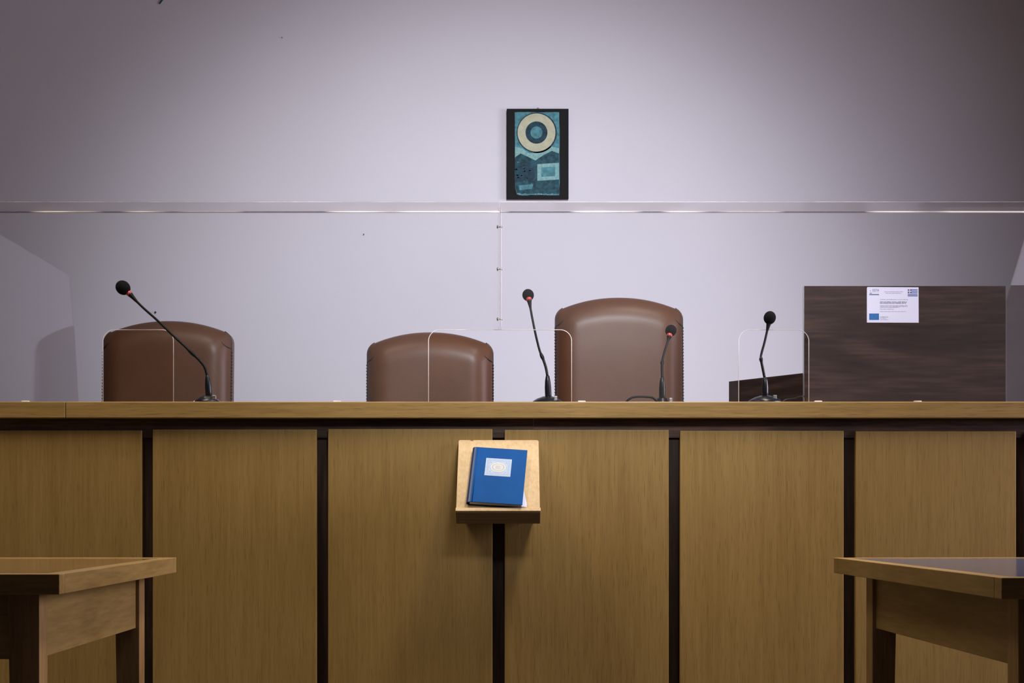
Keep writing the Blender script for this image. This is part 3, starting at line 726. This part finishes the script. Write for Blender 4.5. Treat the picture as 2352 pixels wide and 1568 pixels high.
def le(cx, cz, rx, rz, lay, mi, n=20):
    f = bm.faces.new([bm.verts.new((cx+rx*math.cos(2*math.pi*i/n), -BT-0.0003-0.00012*lay, cz+rz*math.sin(2*math.pi*i/n))) for i in range(n)]); f.material_index = mi
for i in range(17):
    x = lx0+0.0065+i*(0.076-0.013)/16
    for z in (lz0+0.0067, lz1-0.0067): le(x, z, 0.0015, 0.0022, 1, 1, 8)
for i in range(1, 12):
    z = lz0+0.0065+i*(0.064-0.013)/12
    for x in (lx0+0.0067, lx1-0.0067): le(x, z, 0.0022, 0.0015, 1, 1, 8)
ccx, ccz = (lx0+lx1)/2, (lz0+lz1)/2
le(ccx, ccz, 0.0245, 0.0195, 1, 1, 36); le(ccx, ccz, 0.0232, 0.0182, 2, 2, 36)
for i in range(24):
    a = 2*math.pi*i/24; le(ccx+0.017*math.cos(a), ccz+0.0125*math.sin(a), 0.0018, 0.0013, 3, 1, 8)
for sx in (-1, 1):
    for sz in (-1, 1): le(ccx+sx*0.0225, ccz+sz*0.0165, 0.0025, 0.002, 2, 1, 10)
for i in range(5): lf(ccx-0.008, ccx+0.008, ccz-0.006+i*0.0028, ccz-0.0052+i*0.0028, 3, 1)
klink('label', bm, [LAB, LAB2, LAB3])

# ------------------------------------------------------------------ the two side tables
def table(label, M_loc, rot, side, top_m, w_=1.35, dp=0.93):
    """local frame: origin under the near inner corner of the top; x goes outward by `side`, y away from camera"""
    t = thing('wooden_table', label, 'table', M_loc, rot, 'wooden tables facing each other before the bench')
    zt_, th = 0.749, 0.0385
    def bx(x0, x1, *r): 
        return nbox(min(side*x0, side*x1), max(side*x0, side*x1), *r)
    bw = 0.034
    def add(x0, x1, y0, y1, z0, z1, mi): box(bm, min(side*x0, side*x1), max(side*x0, side*x1), y0, y1, z0, z1, mi)
    for y0_ in (0, dp-bw):
        bm = bmesh.new(); add(0, w_, y0_, y0_+bw, zt_-th, zt_, 0); link('edge_band', bm, BEECHX, t, loc=(0, 0, 0), bevel=0.0015)
    for x0_ in (0, w_-bw):
        bm = bmesh.new(); add(x0_, x0_+bw, bw+0.0003, dp-bw-0.0003, zt_-th, zt_, 0); link('end_band', bm, BEECH, t, loc=(0, 0, 0), bevel=0.0012)
    link('inset_top', bx(bw, w_-bw, bw+0.0002, dp-bw-0.0002, zt_-th+0.004, zt_-0.0012), top_m, t, loc=(0, 0, 0))
    lo, ls = 0.066, 0.062; lz = zt_-th
    y0l, y1l = 0.085, dp-0.055
    for lx in (lo, w_-lo-ls):
        for ly in (y0l, y1l-0.05):
            bm = bmesh.new(); tp = 0.004
            vs = box(bm, min(side*lx, side*(lx+ls)), max(side*lx, side*(lx+ls)), ly, ly+0.05, 0, lz)
            inner_x = side*(lx+ls) if lx == lo else side*lx
            for v in vs:
                if v.co.z < 0.01 and abs(v.co.x-inner_x) < 1e-4: v.co.x += -side*0.014 if lx == lo else side*0.014
            link('leg', bm, BEECHZ, t, loc=(0, 0, 0), bevel=0.0015)
    az = 0.579
    link('apron', bx(lo+0.009, lo+0.029, y0l+0.0505, y1l-0.0505, az, lz-0.0003), BEECH, t, loc=(0, 0, 0), bevel=0.001)
    link('apron', bx(w_-lo-0.029, w_-lo-0.009, y0l+0.0505, y1l-0.0505, az, lz-0.0003), BEECH, t, loc=(0, 0, 0), bevel=0.001)
    link('apron', bx(lo+ls+0.0005, w_-lo-ls-0.0005, y0l+0.012, y0l+0.032, az, lz-0.0003), BEECHX, t, loc=(0, 0, 0), bevel=0.001)
    link('apron', bx(lo+ls+0.0005, w_-lo-ls-0.0005, y1l-0.032, y1l-0.012, az, lz-0.0003), BEECHX, t, loc=(0, 0, 0), bevel=0.001)
    return t
table('wooden table at lower left with warm polished top, in front of the bench', (-0.8498, 2.671, 0), 0, -1, TOPINL)
table('wooden table at lower right with grey blue glossy top, in front of the bench', (0.871, 2.53, 0), R(3.2), 1, TOPBLUE, dp=1.06)
